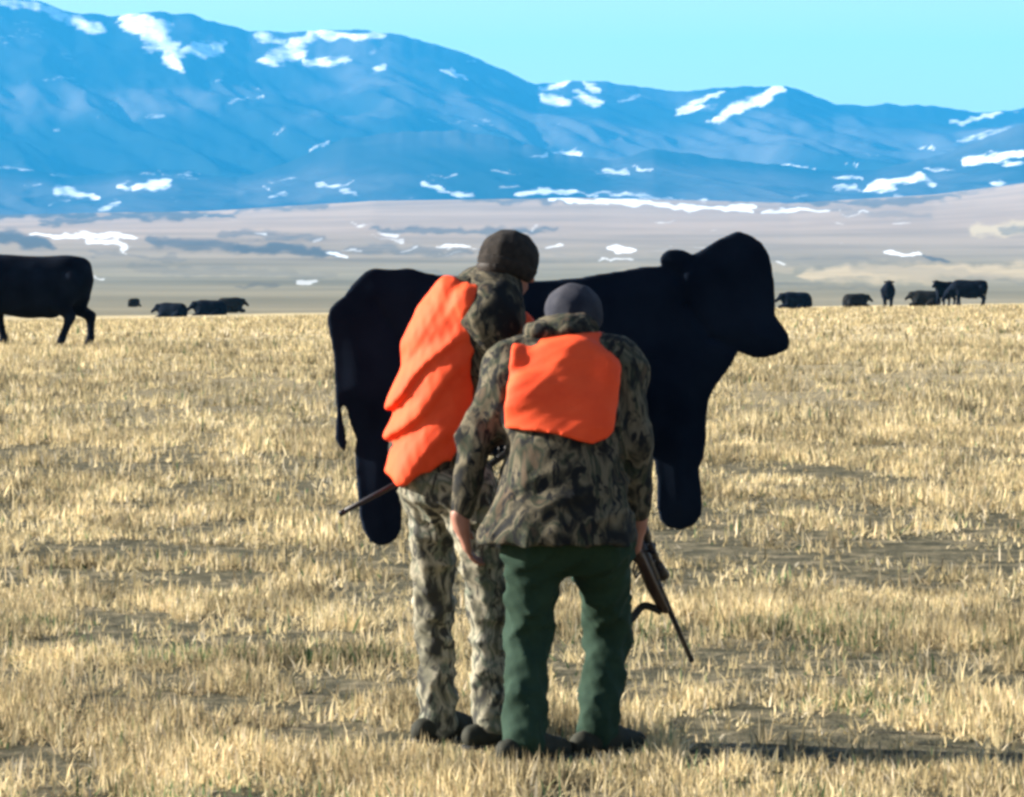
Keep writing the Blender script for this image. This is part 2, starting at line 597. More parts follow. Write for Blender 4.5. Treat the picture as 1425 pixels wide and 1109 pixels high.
SNOW_MTN = [(170, 25, 215, 40, 15, 1), (205, 38, 232, 62, 24, 1), (238, 72, 246, 92, 14, 1), (250, 72, 316, 64, 10, 1), (60, 12, 145, 45, 8, .9), (0, 2, 70, 10, 7, .8), (165, 24, 205, 30, 8, 1),
            (355, 48, 395, 60, 8, .85), (365, 82, 420, 74, 12, .9), (395, 66, 440, 48, 8, .9), (430, 48, 530, 52, 7, 1), (425, 86, 485, 86, 6, .8), (515, 97, 535, 96, 6, .8),
            (612, 95, 645, 104, 4, .9), (755, 133, 795, 145, 9, 1), (745, 122, 800, 114, 4, .9), (800, 130, 830, 145, 8, .9), (815, 115, 830, 128, 6, .8), (940, 155, 975, 148, 7, .9), (965, 143, 1010, 127, 4, .8),
            (1000, 163, 1070, 132, 9, 1), (1060, 132, 1088, 122, 6, 1), (1320, 172, 1390, 158, 4, .8), (1330, 192, 1425, 178, 5, .5), (1380, 196, 1425, 186, 4, .6),
            (740, 219, 805, 216, 5, .85), (200, 165, 232, 160, 5, .45), (150, 145, 170, 138, 6, .35), (430, 204, 460, 195, 3, .6), (600, 168, 680, 170, 8, .3),
            (1272, 208, 1300, 207, 3, .7), (1040, 232, 1135, 233, 3, .7), (1165, 230, 1200, 230, 3, .6), (840, 255, 940, 230, 3, .4), (70, 182, 80, 184, 4, .4),
            (300, 110, 340, 95, 5, .3), (1010, 168, 985, 172, 4, .6), (0, 60, 60, 40, 14, .28), (90, 70, 120, 120, 14, .22), (1200, 215, 1215, 214, 3, .4)]
SNOW_HILL = [(70, 262, 130, 272, 6, .85), (0, 231, 60, 233, 3, .6), (190, 262, 240, 254, 7, 1), (165, 258, 180, 262, 5, .7), (135, 290, 165, 284, 5, .6), (200, 244, 280, 240, 3, .5), (375, 275, 400, 270, 4, .5),
             (440, 254, 500, 268, 4, .6), (588, 254, 615, 262, 5, .8), (610, 266, 660, 270, 3, .7), (720, 272, 800, 264, 5, .85), (800, 265, 1040, 288, 3, .6), (1205, 262, 1285, 244, 6, .9), (1280, 246, 1300, 258, 6, .6),
             (1340, 228, 1425, 208, 6, .95), (1160, 248, 1200, 248, 3, .7), (1375, 255, 1395, 252, 5, .8), (1160, 262, 1240, 262, 3, .6), (1300, 232, 1330, 240, 4, .4), (1240, 270, 1260, 285, 4, .5), (690, 180, 560, 178, 3, .12)]
for _k in range(34):
    _x, _y = _r.uniform(-30, 1450), _r.uniform(215, 292)
    _l, _t = _r.uniform(10, 46), _r.uniform(-9, 5)
    SNOW_HILL.append((_x, _y, _x + _l, _y + _t, _r.uniform(1.3, 3.4), _r.uniform(.3, .75)))
for _k in range(30):
    _x, _y = _r.uniform(-30, 1450), _r.uniform(60, 215)
    _l, _t = _r.uniform(10, 50), _r.uniform(-16, 4)
    SNOW_MTN.append((_x, _y, _x + _l, _y + _t, _r.uniform(1.5, 5), _r.uniform(.2, .55)))
CREST = np.array([(-3000, 60), (-1500, 20), (-700, -70), (-250, -38), (0, -10), (60, 3), (100, 17), (160, 22), (200, 17), (265, 19), (310, 33), (345, 42), (400, 44), (450, 41), (510, 41), (560, 50), (600, 60), (650, 76), (700, 96), (730, 111), (745, 117), (790, 112), (840, 112), (900, 122), (940, 127), (1000, 123), (1080, 119), (1095, 119), (1130, 133), (1160, 145), (1200, 147), (1250, 145), (1300, 148), (1360, 158), (1385, 156), (1425, 150), (1700, 125), (2400, 150), (4500, 90)], float)
FRONT = np.array([(-3000, 250), (-800, 220), (0, 228), (90, 246), (170, 238), (250, 236), (330, 248), (400, 226), (480, 192), (560, 182), (640, 182), (710, 194), (790, 217), (850, 222), (910, 206), (960, 214), (1050, 226), (1150, 238), (1220, 236), (1300, 218), (1360, 196), (1425, 172), (1600, 150), (2300, 190), (4500, 200)], float)


def build_range(name, crest, Y0, Y1, base_im, snow, seed, gully, label):
    uc = np.concatenate([np.linspace(-2600, -160, 70), np.linspace(-150, 1580, 470), np.linspace(1600, 4000, 70)])
    nr = 125
    t = np.concatenate([np.linspace(0, 1, nr), np.linspace(1.03, 1.6, 14)])
    Yb = Y0 + 700 * (fbm(uc / 210.0, uc * 0 + 1, seed, 3) - 0.5)
    Y = Yb[None, :] + (Y1 - Yb[None, :]) * t[:, None]
    X = (uc[None, :] - 712.5) / F * Y
    cr = np.interp(uc, crest[:, 0], crest[:, 1]) 
    crn = 6.0 * (fbm(uc / 22.0, uc * 0 + 7, seed + 1, 4) - 0.5) / F * Y1
    zc = CAMZ - (cr - HZ) / F * Y1
    zb = CAMZ - (base_im + np.interp(uc, [0, 300, 520, 800, 1300, 1425], [20, 14, 0, -4, -8, -20]) - HZ) / F * Y0 - 25
    tt = np.clip(t, 0, 1)[:, None]
    prof = 0.55 * tt + 0.45 * tt ** 2
    zb = zb[None, :]
    Z = zb + (zc[None, :] - zb) * prof + crn[None, :] * tt ** 9
    # spurs running down to the plain, carved by gullies
    wx = X + 500 * (fbm(X / 1500, Y / 1500, seed + 2, 3) - 0.5) + 0.35 * (Y - Y0)
    rid = np.abs(2 * fbm(wx / 620.0, Y / 2600.0, seed + 4, 4) - 1)
    rid2 = np.abs(2 * fbm(wx / 260.0, Y / 700.0, seed + 6, 4) - 1)
    env = np.sin(math.pi * np.clip(tt, 0, 1) ** 0.8) ** 0.7
    Z = Z + gully * env * ((0.35 - rid) * 1.0 + (0.3 - rid2) * 0.35) + 5 * env * (fbm(X / 60, Y / 60, seed + 9, 3) - .5)
    over = np.clip(t - 1, 0, 1)[:, None]
    Z = Z - over * (zc[None, :] - zb) * 1.3
    u = 712.5 + X / Y * F
    v = HZ + (CAMZ - Z) / Y * F
    sn = strokes(u, v, snow)
    # a trace of snow lying in the high gullies
    sn = np.maximum(sn, 0.30 * np.clip((Z - 560) / 500.0, 0, 1) * (rid2 < 0.18))
    fo = fbm(X / 700.0, Y / 700.0, seed + 12, 4)
    nrr, nc = X.shape
    V = np.stack([X, Y, Z], -1).reshape(-1, 3)
    i = np.arange(nrr * nc).reshape(nrr, nc)
    T = np.stack([i[:-1, :-1], i[:-1, 1:], i[1:, 1:], i[1:, :-1]], -1).reshape(-1, 4)
    me = raw_mesh(name, V, T)
    a = me.attributes.new('cover', 'FLOAT_COLOR', 'POINT')
    a.data.foreach_set('color', np.stack([sn, fo, fo * 0, fo * 0 + 1], -1).astype(np.float32).ravel())
    m, nt, b = mat_new(name + '_rock')
    at = node(nt, 'ShaderNodeAttribute', attribute_name='cover')
    sp = node(nt, 'ShaderNodeSeparateColor')
    nt.links.new(at.outputs['Color'], sp.inputs[0])
    rk = ramp(nt, sp.outputs[1], [(0.38, (0.012, 0.018, 0.018)), (0.52, (0.024, 0.028, 0.030)), (0.68, (0.065, 0.062, 0.06))])
    n3 = noise(nt, 0.02, 6, 0.65)
    ad = node(nt, 'ShaderNodeMath', operation='MULTIPLY_ADD')
    nt.links.new(n3.outputs[0], ad.inputs[0])
    ad.inputs[1].default_value = 1.5
    nt.links.new(sp.outputs[0], ad.inputs[2])
    k = node(nt, 'ShaderNodeMapRange')
    k.inputs['From Min'].default_value = 1.10
    k.inputs['From Max'].default_value = 1.85
    nt.links.new(ad.outputs[0], k.inputs['Value'])
    mm = node(nt, 'ShaderNodeMix', data_type='RGBA')
    nt.links.new(k.outputs[0], mm.inputs[0])
    nt.links.new(rk.outputs[0], mm.inputs[6])
    mm.inputs[7].default_value = (0.90, 0.91, 0.92, 1)
    nt.links.new(mm.outputs[2], b.inputs['Base Color'])
    b.inputs['Roughness'].default_value = 1.0
    b.inputs['Specular IOR Level'].default_value = 0.0
    link(name, me, m, kind='structure', label=label)


build_range('mountains', CREST, 14200.0, 18500.0, 281.0, SNOW_MTN, 21.0, 210.0, 'high blue mountain range streaked with snow')
build_range('hills', FRONT, 12900.0, 14600.0, 284.0, SNOW_HILL, 41.0, 65.0, 'lower foothills in front of the mountain range')


# ------------------------------------------------------------------ haze
def build_haze():
    lo = Vector((-9500, -70, -75))
    hi = Vector((9500, 34000, 1500))
    bm = bmesh.new()
    bmesh.ops.create_cube(bm, size=1.0)
    for v in bm.verts:
        v.co = Vector((lo[i] + (v.co[i] + 0.5) * (hi[i] - lo[i]) for i in range(3)))
    me = bpy.data.meshes.new('haze')
    bm.to_mesh(me)
    bm.free()
    m = bpy.data.materials.new('haze')
    m.use_nodes = True
    nt = m.node_tree
    nt.nodes.clear()
    out = node(nt, 'ShaderNodeOutputMaterial')
    pv = node(nt, 'ShaderNodeVolumePrincipled')
    pv.inputs['Color'].default_value = (0.04, 0.45, 0.96, 1)
    pv.inputs['Density'].default_value = 3.4e-5
    pv.inputs['Density Attribute'].default_value = ''
    pv.inputs['Anisotropy'].default_value = 0.0
    nt.links.new(pv.outputs[0], out.inputs['Volume'])
    link('haze', me, m, kind='stuff', label='thin blue distance haze over the valley')


build_haze()


# ------------------------------------------------------------------ grass
FEET = [P(x, y, Y)[:2] for x, y, Y in ((611, 985, 14.27), (683, 990, 14.09), (729, 1006, 13.70), (832, 992, 13.90))]    # trodden spots


def build_grass():
    Vs, Ts, Cs = [], [], []
    off = 0
    PAL = np.array([(0.56, 0.46, 0.26), (0.50, 0.405, 0.22), (0.62, 0.52, 0.32), (0.42, 0.345, 0.195), (0.54, 0.425, 0.25), (0.31, 0.27, 0.165), (0.66, 0.57, 0.40), (0.25, 0.25, 0.13), (0.12, 0.18, 0.085)])
    PW = np.array([.22, .2, .16, .13, .11, .08, .06, .025, .015])
    for (ya, yb, ntuft, per, w0, h0, sp) in ((10.8, 20.0, 25500, 10, 0.0043, 0.078, 0.03), (20.0, 36.0, 21000, 9, 0.0070, 0.085, 0.055),
                                           (36.0, 62.0, 18500, 8, 0.0125, 0.095, 0.1), (62.0, 120.0, 12500, 6, 0.021, 0.09, 0.2), (120.0, 228.0, 7000, 5, 0.04, 0.09, 0.4)):
        y = np.sqrt(rng.uniform(ya ** 2, yb ** 2, ntuft * 3))
        x = rng.uniform(-1, 1, ntuft * 3) * (0.17 * y + 1.8)
        dens = fbm(x / 0.36, y / 0.7, 31.0, 3) * 0.72 + fbm(x / 2.5, y / 3.5, 33.0, 2) * 0.28
        band = 0.13 * np.exp(-((y - 21.3) / 1.9) ** 2) + 0.11 * np.exp(-((y - 16.4 - .2 * x) / 0.6) ** 2) + 0.09 * np.exp(-((y - 14.4 + .15 * x) / 0.35) ** 2) + .10 * np.exp(-((y - 46) / 8) ** 2) + .06 * np.exp(-((y - 30) / 3) ** 2)
        keep = rng.uniform(0, 1, len(x)) < np.clip((dens - 0.42 - band - .025 * (y < 26)) * 5.5, 0.05, 1)
        x, y, dens = x[keep][:ntuft], y[keep][:ntuft], dens[keep][:ntuft]
        tall = 0.55 + 0.9 * np.clip(fbm(x / 0.9, y / 1.3, 37.0, 3) * 1.6 - 0.3, 0, 1)
        green = np.clip((fbm(x / 0.7, y / 0.8, 51.0, 2) - 0.62) * 5, 0, 1) * (y < 21)
        tint = rng.uniform(0.7, 1.12, len(x)) * (0.56 + 0.95 * np.clip(fbm(x / 0.33, y / 0.6, 61.0, 3) * 1.7 - .35, 0, 1)) * (1 - 0.9 * band[keep][:ntuft])
        n = len(x) * per
        bx = np.repeat(x, per) + rng.normal(0, sp, n)
        by = np.repeat(y, per) + rng.normal(0, sp, n)
        bz = ground_z(bx, by) - 0.01
        h = h0 * np.repeat(tall, per) * rng.uniform(0.45, 1.35, n)
        for (fx, fy) in FEET:
            d = np.hypot(bx - fx, (by - fy + .12) / 1.6)
            h = h * np.clip(.33 + .67 * (d / .27) ** 2, .33, 1)
        az = rng.uniform(0, 2 * math.pi, n)
        lean = np.abs(rng.normal(0, 0.45, n))
        lay = rng.uniform(0, 1, n) < 0.5
        lean = np.where(lay, rng.uniform(1.0, 1.45, n), lean)
        face = rng.uniform(0, math.pi, n)
        wd = w0 * rng.uniform(0.6, 1.5, n)
        wx, wy = np.cos(face) * wd, np.sin(face) * wd * 0.6
        dx, dy = np.cos(az), np.sin(az)
        m1, m2 = h * 0.55, h
        l1, l2 = lean * 0.7, lean * 1.15
        b = np.stack([bx, by, bz], -1)
        wv = np.stack([wx, wy, wx * 0], -1)
        c1 = b + np.stack([dx * np.sin(l1) * m1, dy * np.sin(l1) * m1, np.cos(l1) * m1], -1)
        c2 = c1 + np.stack([dx * np.sin(l2) * (m2 - m1), dy * np.sin(l2) * (m2 - m1), np.maximum(np.cos(l2), -0.2) * (m2 - m1)], -1)
        if ya > 30:      # far blades: one sliver each
            c2 = b + (c2 - b) * 1.1
            Vq = np.stack([b - wv * 1.25, b + wv * 1.25, c2], 1).reshape(-1, 3)
            Tq = off + np.arange(n * 3).reshape(-1, 3)
        else:
            Vq = np.stack([b - wv, b + wv, c1 - wv * .8, c1 + wv * .8, c2], 1).reshape(-1, 3)
            i = off + np.arange(n) * 5
            Tq = np.stack([np.stack([i, i + 1, i + 3], -1), np.stack([i, i + 3, i + 2], -1), np.stack([i + 2, i + 3, i + 4], -1)], 1).reshape(-1, 3)
        ci = rng.choice(len(PAL), n, p=PW / PW.sum())
        ci = np.where(rng.uniform(0, 1, n) < 0.3 * np.repeat(green, per), 8, ci)
        c = PAL[ci] * (np.array([1.05, 1.04, 1.03]) if yb < 40 else np.ones(3)) * np.repeat(tint, per)[:, None] * rng.uniform(0.85, 1.12, (n, 1))
        Vs.append(Vq)
        Ts.append(Tq)
        Cs.append(np.repeat(c, len(Vq) // n, 0))
        off += len(Vq)
    V = np.concatenate(Vs)
    T = np.concatenate(Ts)
    C = np.concatenate(Cs)
    me = raw_mesh('grass', V, T, smooth=False)
    a = me.attributes.new('Col', 'FLOAT_COLOR', 'POINT')
    a.data.foreach_set('color', np.concatenate([C, np.ones((len(C), 1))], 1).astype(np.float32).ravel())
    m = bpy.data.materials.new('dry_grass')
    m.use_nodes = True
    nt = m.node_tree
    nt.nodes.clear()
    at = node(nt, 'ShaderNodeAttribute', attribute_name='Col')
    df = node(nt, 'ShaderNodeBsdfDiffuse')
    tr = node(nt, 'ShaderNodeBsdfTranslucent')
    mx = node(nt, 'ShaderNodeMixShader')
    mx.inputs[0].default_value = 0.35
    out = node(nt, 'ShaderNodeOutputMaterial')
    nt.links.new(at.outputs['Color'], df.inputs[0])
    nt.links.new(at.outputs['Color'], tr.inputs[0])
    nt.links.new(df.outputs[0], mx.inputs[1])
    nt.links.new(tr.outputs[0], mx.inputs[2])
    nt.links.new(mx.outputs[0], out.inputs['Surface'])
    link('grass', me, m, kind='stuff', label='dry tan grass and stubble covering the field', category='grass')


build_grass()


# ------------------------------------------------------------------ cattle
def cow_field(pose, h):
    if pose == 'lying':
        f = Field((-1.25, -0.7, -0.08), (1.6, 0.7, 1.15), h)
        f.ell((0.25, 0, .43), (.62, .40, .43), .1)
        f.ell((-.35, 0, .42), (.70, .46, .42), .15)
        f.ell((-.75, .05, .42), (.38, .36, .38), .15)
        f.cap((.5, 0, .58), (.92, .03, .62), .24, .18, .12)
        f.cap((.92, .03, .64), (1.28, .06, .42), .125, .08, .06)
        for s in (-1, 1):
            f.cap((.92, .1 * s, .70), (.86, .24 * s, .70), .045, .04, .03)
            f.chain([(.55, .32 * s, .22), (.95, .34 * s, .12), (.72, .38 * s, .07)], [.13, .08, .055], .06)
            f.chain([(-.6, .38 * s, .30), (-.15, .50 * s, .14), (-.5, .52 * s, .08)], [.2, .1, .06], .06)
        f.chain([(-1.08, .05, .55), (-1.12, .16, .25), (-1.0, .3, .06)], [.045, .03, .04], .03)
        return f
    f = Field((-1.35, -0.6, -0.05), (1.95, 0.6, 1.75), h)
    f.ell((0.45, 0, .98), (.48, .33, .44), .1)
    f.ell((0.0, 0, .90), (.70, .40, .47), .15)
    f.ell((-.55, 0, 1.05), (.42, .31, .36), .15)
    f.cap((-.80, 0, 1.26), (.62, 0, 1.26), .13, .15, .12)
    f.ell((-.72, 0, .98), (.22, .26, .34), .1)
    if pose == 'grazing':
        f.cap((.72, 0, 1.1), (1.18, 0, .72), .27, .17, .15)
        hd = [(1.18, 0, .70), (1.42, 0, .34)]
    else:
        f.cap((.70, 0, 1.12), (1.12, 0, 1.33), .28, .18, .15)
        hd = [(1.14, 0, 1.38), (1.56, 0, 1.16)]
    f.cap(hd[0], hd[1], .145, .085, .06)
    hx = np.array(hd[0])
    for s in (-1, 1):
        f.cap(hx + (-.02, .12 * s, .06), hx + (-.08, .29 * s, .05), .05, .045, .03)
    # udder, brisket
    f.ell((-.32, 0, .54), (.17, .13, .11), .06)
    f.ell((.78, 0, .78), (.16, .15, .2), .1)
    st = {'standing': (0.03, -0.03, 0.03, -0.02), 'walking': (0.16, -0.13, 0.24, -0.20), 'grazing': (0.1, -0.06, 0.08, -0.03)}[pose]
    for s, q in ((1, st[0]), (-1, st[1])):
        f.chain([(.55, .19 * s, .82), (.57 + .4 * q, .18 * s, .45), (.56 + q, .17 * s, .12), (.60 + q, .17 * s, .0)], [.15, .078, .055, .07], .05)
    for s, q in ((1, st[2]), (-1, st[3])):
        f.chain([(-.66, .19 * s, .98), (-.55 + .3 * q, .2 * s, .66), (-.80 + .7 * q, .18 * s, .46), (-.74 + q, .17 * s, .12), (-.69 + q, .17 * s, .0)], [.22, .15, .078, .055, .07], .06)
    f.chain([(-.88, 0, 1.26), (-.93, 0, 1.05), (-.89, 0, .75), (-.84, 0, .55)], [.06, .045, .035, .045], .06)
    return f


COWM = {p: cow_field(p, 0.028 if p == 'walking' else 0.036).mesh('cow_' + p) for p in ('lying', 'standing', 'walking', 'grazing')}


def cow(pose, px, Y, yaw, label, scale=1.0, mat='cattle', group='black cattle on the pasture', dz=0.0):
    X = (px - 712.5) / F * Y
    me = COWM.setdefault((pose, mat), COWM[pose].copy())
    o = link('cow', me, M[mat], label=label, category='cow', group=group)
    o.location = (X, Y, float(ground_z(X, Y)) + dz)
    o.rotation_euler = (0, 0, R(yaw))
    o.scale = (scale * (.88 if pose == 'lying' else 1), scale, scale * (1.22 if pose == 'lying' else 1))
    return o


cow('walking', 132 - 0.93 * 96, 60.0, 184, 'large black cow walking with hind legs apart, nearest of the herd', 0.92)
FG = 'resting cattle along the field edge'
cow('lying', 238, 238, 170, 'black cow lying on field edge, tail end toward its equal-sized neighbour', 1.0, group=FG, dz=-.22)
cow('lying', 290, 243, 184, 'black cow lying on field edge beside a low barely showing cow', 1.08, group=FG, dz=-.22)
cow('lying', 322, 262, 10, 'low dark cow showing only its back beside two larger lying cows', 0.95, 'cattle_brown', group=FG, dz=.10)
cow('lying', 187, 300, 60, 'tiny dark cow apart from the lying group, only its back showing', 0.62, 'cattle_brown', group=FG, dz=1.0)
cow('lying', 1106, 226, 188, 'black cow lying just past the cow decoy muzzle', 0.95, group=FG)
cow('lying', 1192, 226, 4, 'flat dark cow lying beside a rounded cow seen end-on', 0.78, 'cattle_brown', group=FG)
cow('standing', 1236, 214, 82, 'rounded black cow seen end-on, standing between lying cattle', 0.93, group=FG)
cow('lying', 1286, 220, 178, 'dark cow lying against the standing cattle', 0.88, 'cattle_brown', group=FG)
cow('standing', 1316, 216, 238, 'black cow standing angled beside a cow shown broadside', 0.94, group=FG)
cow('grazing', 1349, 214, 176, 'black cow standing broadside with visible legs at field edge', 0.97, group=FG)

# ------------------------------------------------------------------ cow decoy
DY = 14.85
OUT = [(607, 382), (589, 378.5), (575, 374), (566, 372), (552, 375), (537, 374.5), (521, 372.5), (510, 376.5), (499.5, 386), (487, 399.5), (478, 413), (467, 420), (459, 429), (455.5, 440), (456, 455), (460, 472.5), (463, 490), (465, 507), (465.7, 527), (466, 553), (469, 572), (466, 595), (465.7, 610), (471, 621), (481, 631),
       (482.5, 615), (480.6, 599), (477, 585.5), (475, 569), (477, 560), (482, 569), (487, 591), (495.5, 610), (494, 630), (494, 643.5), (496, 670.5), (498, 691), (499.5, 716.5), (505, 738), (514.4, 753), (526.5, 760), (540, 758), (552, 750), (559, 735.5), (559.7, 711), (558, 680), (562, 640), (585, 622), (640, 628), (720, 640), (800, 636), (860, 622), (895, 622), (910, 640), (914, 670), (914, 705), (919, 725), (930, 734.5), (947, 738), (965.5, 732), (977, 716), (978, 699), (975, 671), (973, 650), (979.6, 636), (983, 608), (984, 577), (986.6, 556), (996, 537.5), (1010, 519), (1021, 502), (1027, 489.4), (1036, 493), (1049, 498), (1064.5, 498), (1080, 494), (1096, 487.5), (1100, 476), (1096.7, 463), (1087, 449.6), (1079, 438), (1079.7, 421), (1077.8, 394.7), (1074, 368), (1070, 353), (1060.7, 338), (1045.6, 327.5), (1030.5, 322), (1023, 322), (1009.6, 328.4), (996, 335), (981, 344.5), (970, 351), (963, 354), (954.7, 349), (943, 346), (930, 347), (921.5, 353), (918, 360.6), (919.6, 370), (894, 371), (868, 376), (828, 382), (808.6, 386), (749, 391), (690, 389), (640, 384)]


def build_decoy():
    pts = np.array([P(x, y, DY) for x, y in OUT])[:, [0, 2]]
    lo = pts.min(0) - 0.05
    hi = pts.max(0) + 0.05
    h = 0.0085
    f = Field((lo[0], DY - 0.06, lo[1]), (hi[0], DY + 0.06, hi[1]), h)
    X, Z = np.meshgrid(f.ax[0], f.ax[2], indexing='ij')
    d2 = np.full(X.shape, 9.0)
    inside = np.zeros(X.shape, bool)
    for i in range(len(pts)):
        a, b = pts[i], pts[(i + 1) % len(pts)]
        e = b - a
        t = np.clip(((X - a[0]) * e[0] + (Z - a[1]) * e[1]) / (e @ e), 0, 1)
        d2 = np.minimum(d2, np.hypot(X - a[0] - t * e[0], Z - a[1] - t * e[1]))
        if a[1] != b[1]:
            cr = ((a[1] > Z) != (b[1] > Z)) & (X < (b[0] - a[0]) * (Z - a[1]) / (b[1] - a[1]) + a[0])
            inside ^= cr
    sd = np.where(inside, -d2, d2)
    half = 0.010 + 0.016 * smooth01(-sd / 0.10)
    for ln in ([(1030, 488), (990, 470), (955, 425), (938, 372)], [(905, 640), (893, 570), (905, 500)], [(925, 372), (945, 385), (963, 356)], [(560, 640), (575, 570), (560, 480), (520, 420)]):
        q = np.array([P(x, y, DY) for x, y in ln])[:, [0, 2]]
        for a, b in zip(q[:-1], q[1:]):       # sewn seams
            e = b - a
            t = np.clip(((X - a[0]) * e[0] + (Z - a[1]) * e[1]) / (e @ e), 0, 1)
            half = half - 0.009 * np.exp(-(np.hypot(X - a[0] - t * e[0], Z - a[1] - t * e[1]) / 0.014) ** 2)
    half = np.maximum(half, 0.008)
    wav = 0.010 * np.sin(X * 3.1 + 0.8) * np.cos(Z * 2.7) + 0.004 * np.sin(X * 13 + Z * 9) + 0.003 * np.sin(Z * 17 - X * 6)
    yy = f.ax[1][None, :, None] - DY
    f.f = np.maximum(sd[:, None, :], np.abs(yy - wav[:, None, :]) - half[:, None, :]).astype(np.float32)
    base = P(760, 742, DY)
    root = empty('cow_decoy', base, 'flat black cow-shaped decoy carried in front of two hunters, legs off ground', 'decoy')
    link('panel', f.mesh('panel', base), M['decoy'], root)
    for x in (752, 838):
        g = Field((P(x, 500, DY)[0] - .1, DY - .32, P(x, 620, DY)[2] - .06), (P(x, 500, DY)[0] + .1, DY + .02, P(x, 520, DY)[2] + .06), 0.008)
        a, b = P(x, 540, DY), P(x, 600, DY)
        g.chain([a + (0, -.02, 0), a + (0, -.22, -.01), b + (0, -.22, .01), b + (0, -.02, 0)], [.014] * 4, .01)
        link('handle', g.mesh('handle', base), M['wood'], root)


build_decoy()


# ------------------------------------------------------------------ people
def unit(v):
    v = np.array(v, float)
    return v / np.linalg.norm(v)


def hand(f, wrist, d, n, side, curl=0.5, size=1.0):
    """Palm from the wrist along d; fingers curl towards the palm normal n; side points to the thumb."""
    d, n = unit(d), unit(n)
    s = unit(side - np.dot(side, d) * d)
    n = unit(np.cross(d, s)) * np.sign(np.dot(np.cross(d, s), n) or 1)
    w0 = np.array(wrist)
    f.cap(w0 - d * .03, w0 + d * .02, .027, .027, .015)
    for q in (-.026, -.009, .009, .026):
        f.cap(w0 + d * .02 + s * q * .6, w0 + d * .085 * size + s * q, .017, .0145, .014)
    L = (.064, .078, .084, .074)
    for i, q in enumerate((-.030, -.010, .010, .030)):
        p = w0 + d * .085 * size + s * q
        ang = curl * .35
        for j, fr in enumerate((.45, .32, .23)):
            e = p + (d * math.cos(ang) + n * math.sin(ang)) * L[i] * fr * size * 1.1
            f.cap(p, e, .0100 - .0008 * j, .0094 - .0008 * j, .004)
            p = e
            ang += curl * (.75 + .05 * i)
    p = w0 + d * .025 + s * .026
    e = p + (d * .6 + s * .62 + n * .35) * .042
    f.cap(p, e, .014, .012, .008)
    f.cap(e, e + (d * .85 + s * .1 + n * .5 * curl) * .036, .0115, .0095, .005)


def head(f, c, fw, up, R0=.083):
    c, fw = np.array(c), unit(fw)
    up = unit(np.array(up) - np.dot(up, fw) * fw)
    sd = np.cross(fw, up)
    f.cap(c - fw * .014 + up * .012, c + fw * .014 + up * .014, R0, R0 - .004, .03)
    f.cap(c + fw * .035 - up * .03, c + fw * .058 - up * .085, .062, .034, .04)
    f.cap(c + fw * .095 + up * .01, c + fw * .118 - up * .028, .010, .015, .014)
    f.cap(c + fw * .088 + up * .035 - sd * .03, c + fw * .088 + up * .035 + sd * .03, .012, .012, .02)
    f.cap(c + fw * .092 - up * .060 - sd * .016, c + fw * .092 - up * .060 + sd * .016, .010, .010, .010)
    f.cap(c + fw * .088 - up * .072 - sd * .014, c + fw * .088 - up * .072 + sd * .014, .011, .011, .010)
    for q in (-1, 1):
        f.ell(c + fw * .106 + up * .012 + sd * q * .033, (.018, .018, .014), 0, cut=True)
        f.ell(c + fw * .085 + up * .012 + sd * q * .032, (.014, .014, .013), .003)
        f.cap(c - fw * .004 - up * .028 + sd * q * .078, c - fw * .012 + up * .012 + sd * q * .083, .010, .013, .008)


def dome(f, c, up, r, fw, low=-.02):
    up = unit(up)
    c = np.array(c)
    f.ell(c + up * .012, (r, r, r), .02)
    f.cap(c - unit(fw) * .014 + up * .01, c + unit(fw) * .014 + up * .012, r - .006, r - .006, .02)
    X, Y, Z = f.full()
    pl = low - ((X - c[0]) * up[0] + (Y - c[1]) * up[1] + (Z - c[2]) * up[2])
    f.f = np.maximum(f.f, pl).astype(np.float32)


def box_of(pts, m):
    p = np.array(pts)
    return p.min(0) - m, p.max(0) + m


def boot(parent, base, ankle, toe_dir, length=.29):
    a = np.array(ankle)
    g = np.array([a[0], a[1], 0.0])
    t = unit((toe_dir[0], toe_dir[1], 0))
    heel, toe = g - t * .075, g + t * (length - .11)
    lo, hi = box_of([a, heel, toe, a + (0, 0, .12)], .1)
    f = Field(lo, hi, .008)
    f.cap(a + (0, 0, -.02), g + (0, 0, .07), .036, .048, .02)
    f.cap(heel + (0, 0, .05), g + t * .06 + (0, 0, .055), .043, .047, .03)
    f.cap(g + t * .05 + (0, 0, .060), toe + (0, 0, .038), .050, .036, .03)
    X, Y, Z = f.full()
    f.f = np.maximum(f.f, 0.012 - Z).astype(np.float32)
    f.warp(folds(3, .003, .09))
    o = link('boot', f.mesh('boot', base), M['leather'], parent)
    k = Field(lo, hi, .008)
    k.cap(heel + (0, 0, .012), toe + (0, 0, .012), .048, .05, .01)
    X, Y, Z = k.full()
    k.f = np.maximum(k.f, np.maximum(-Z - .002, Z - .022)).astype(np.float32)
    link('sole', k.mesh('sole', base), M['webbing'], o)


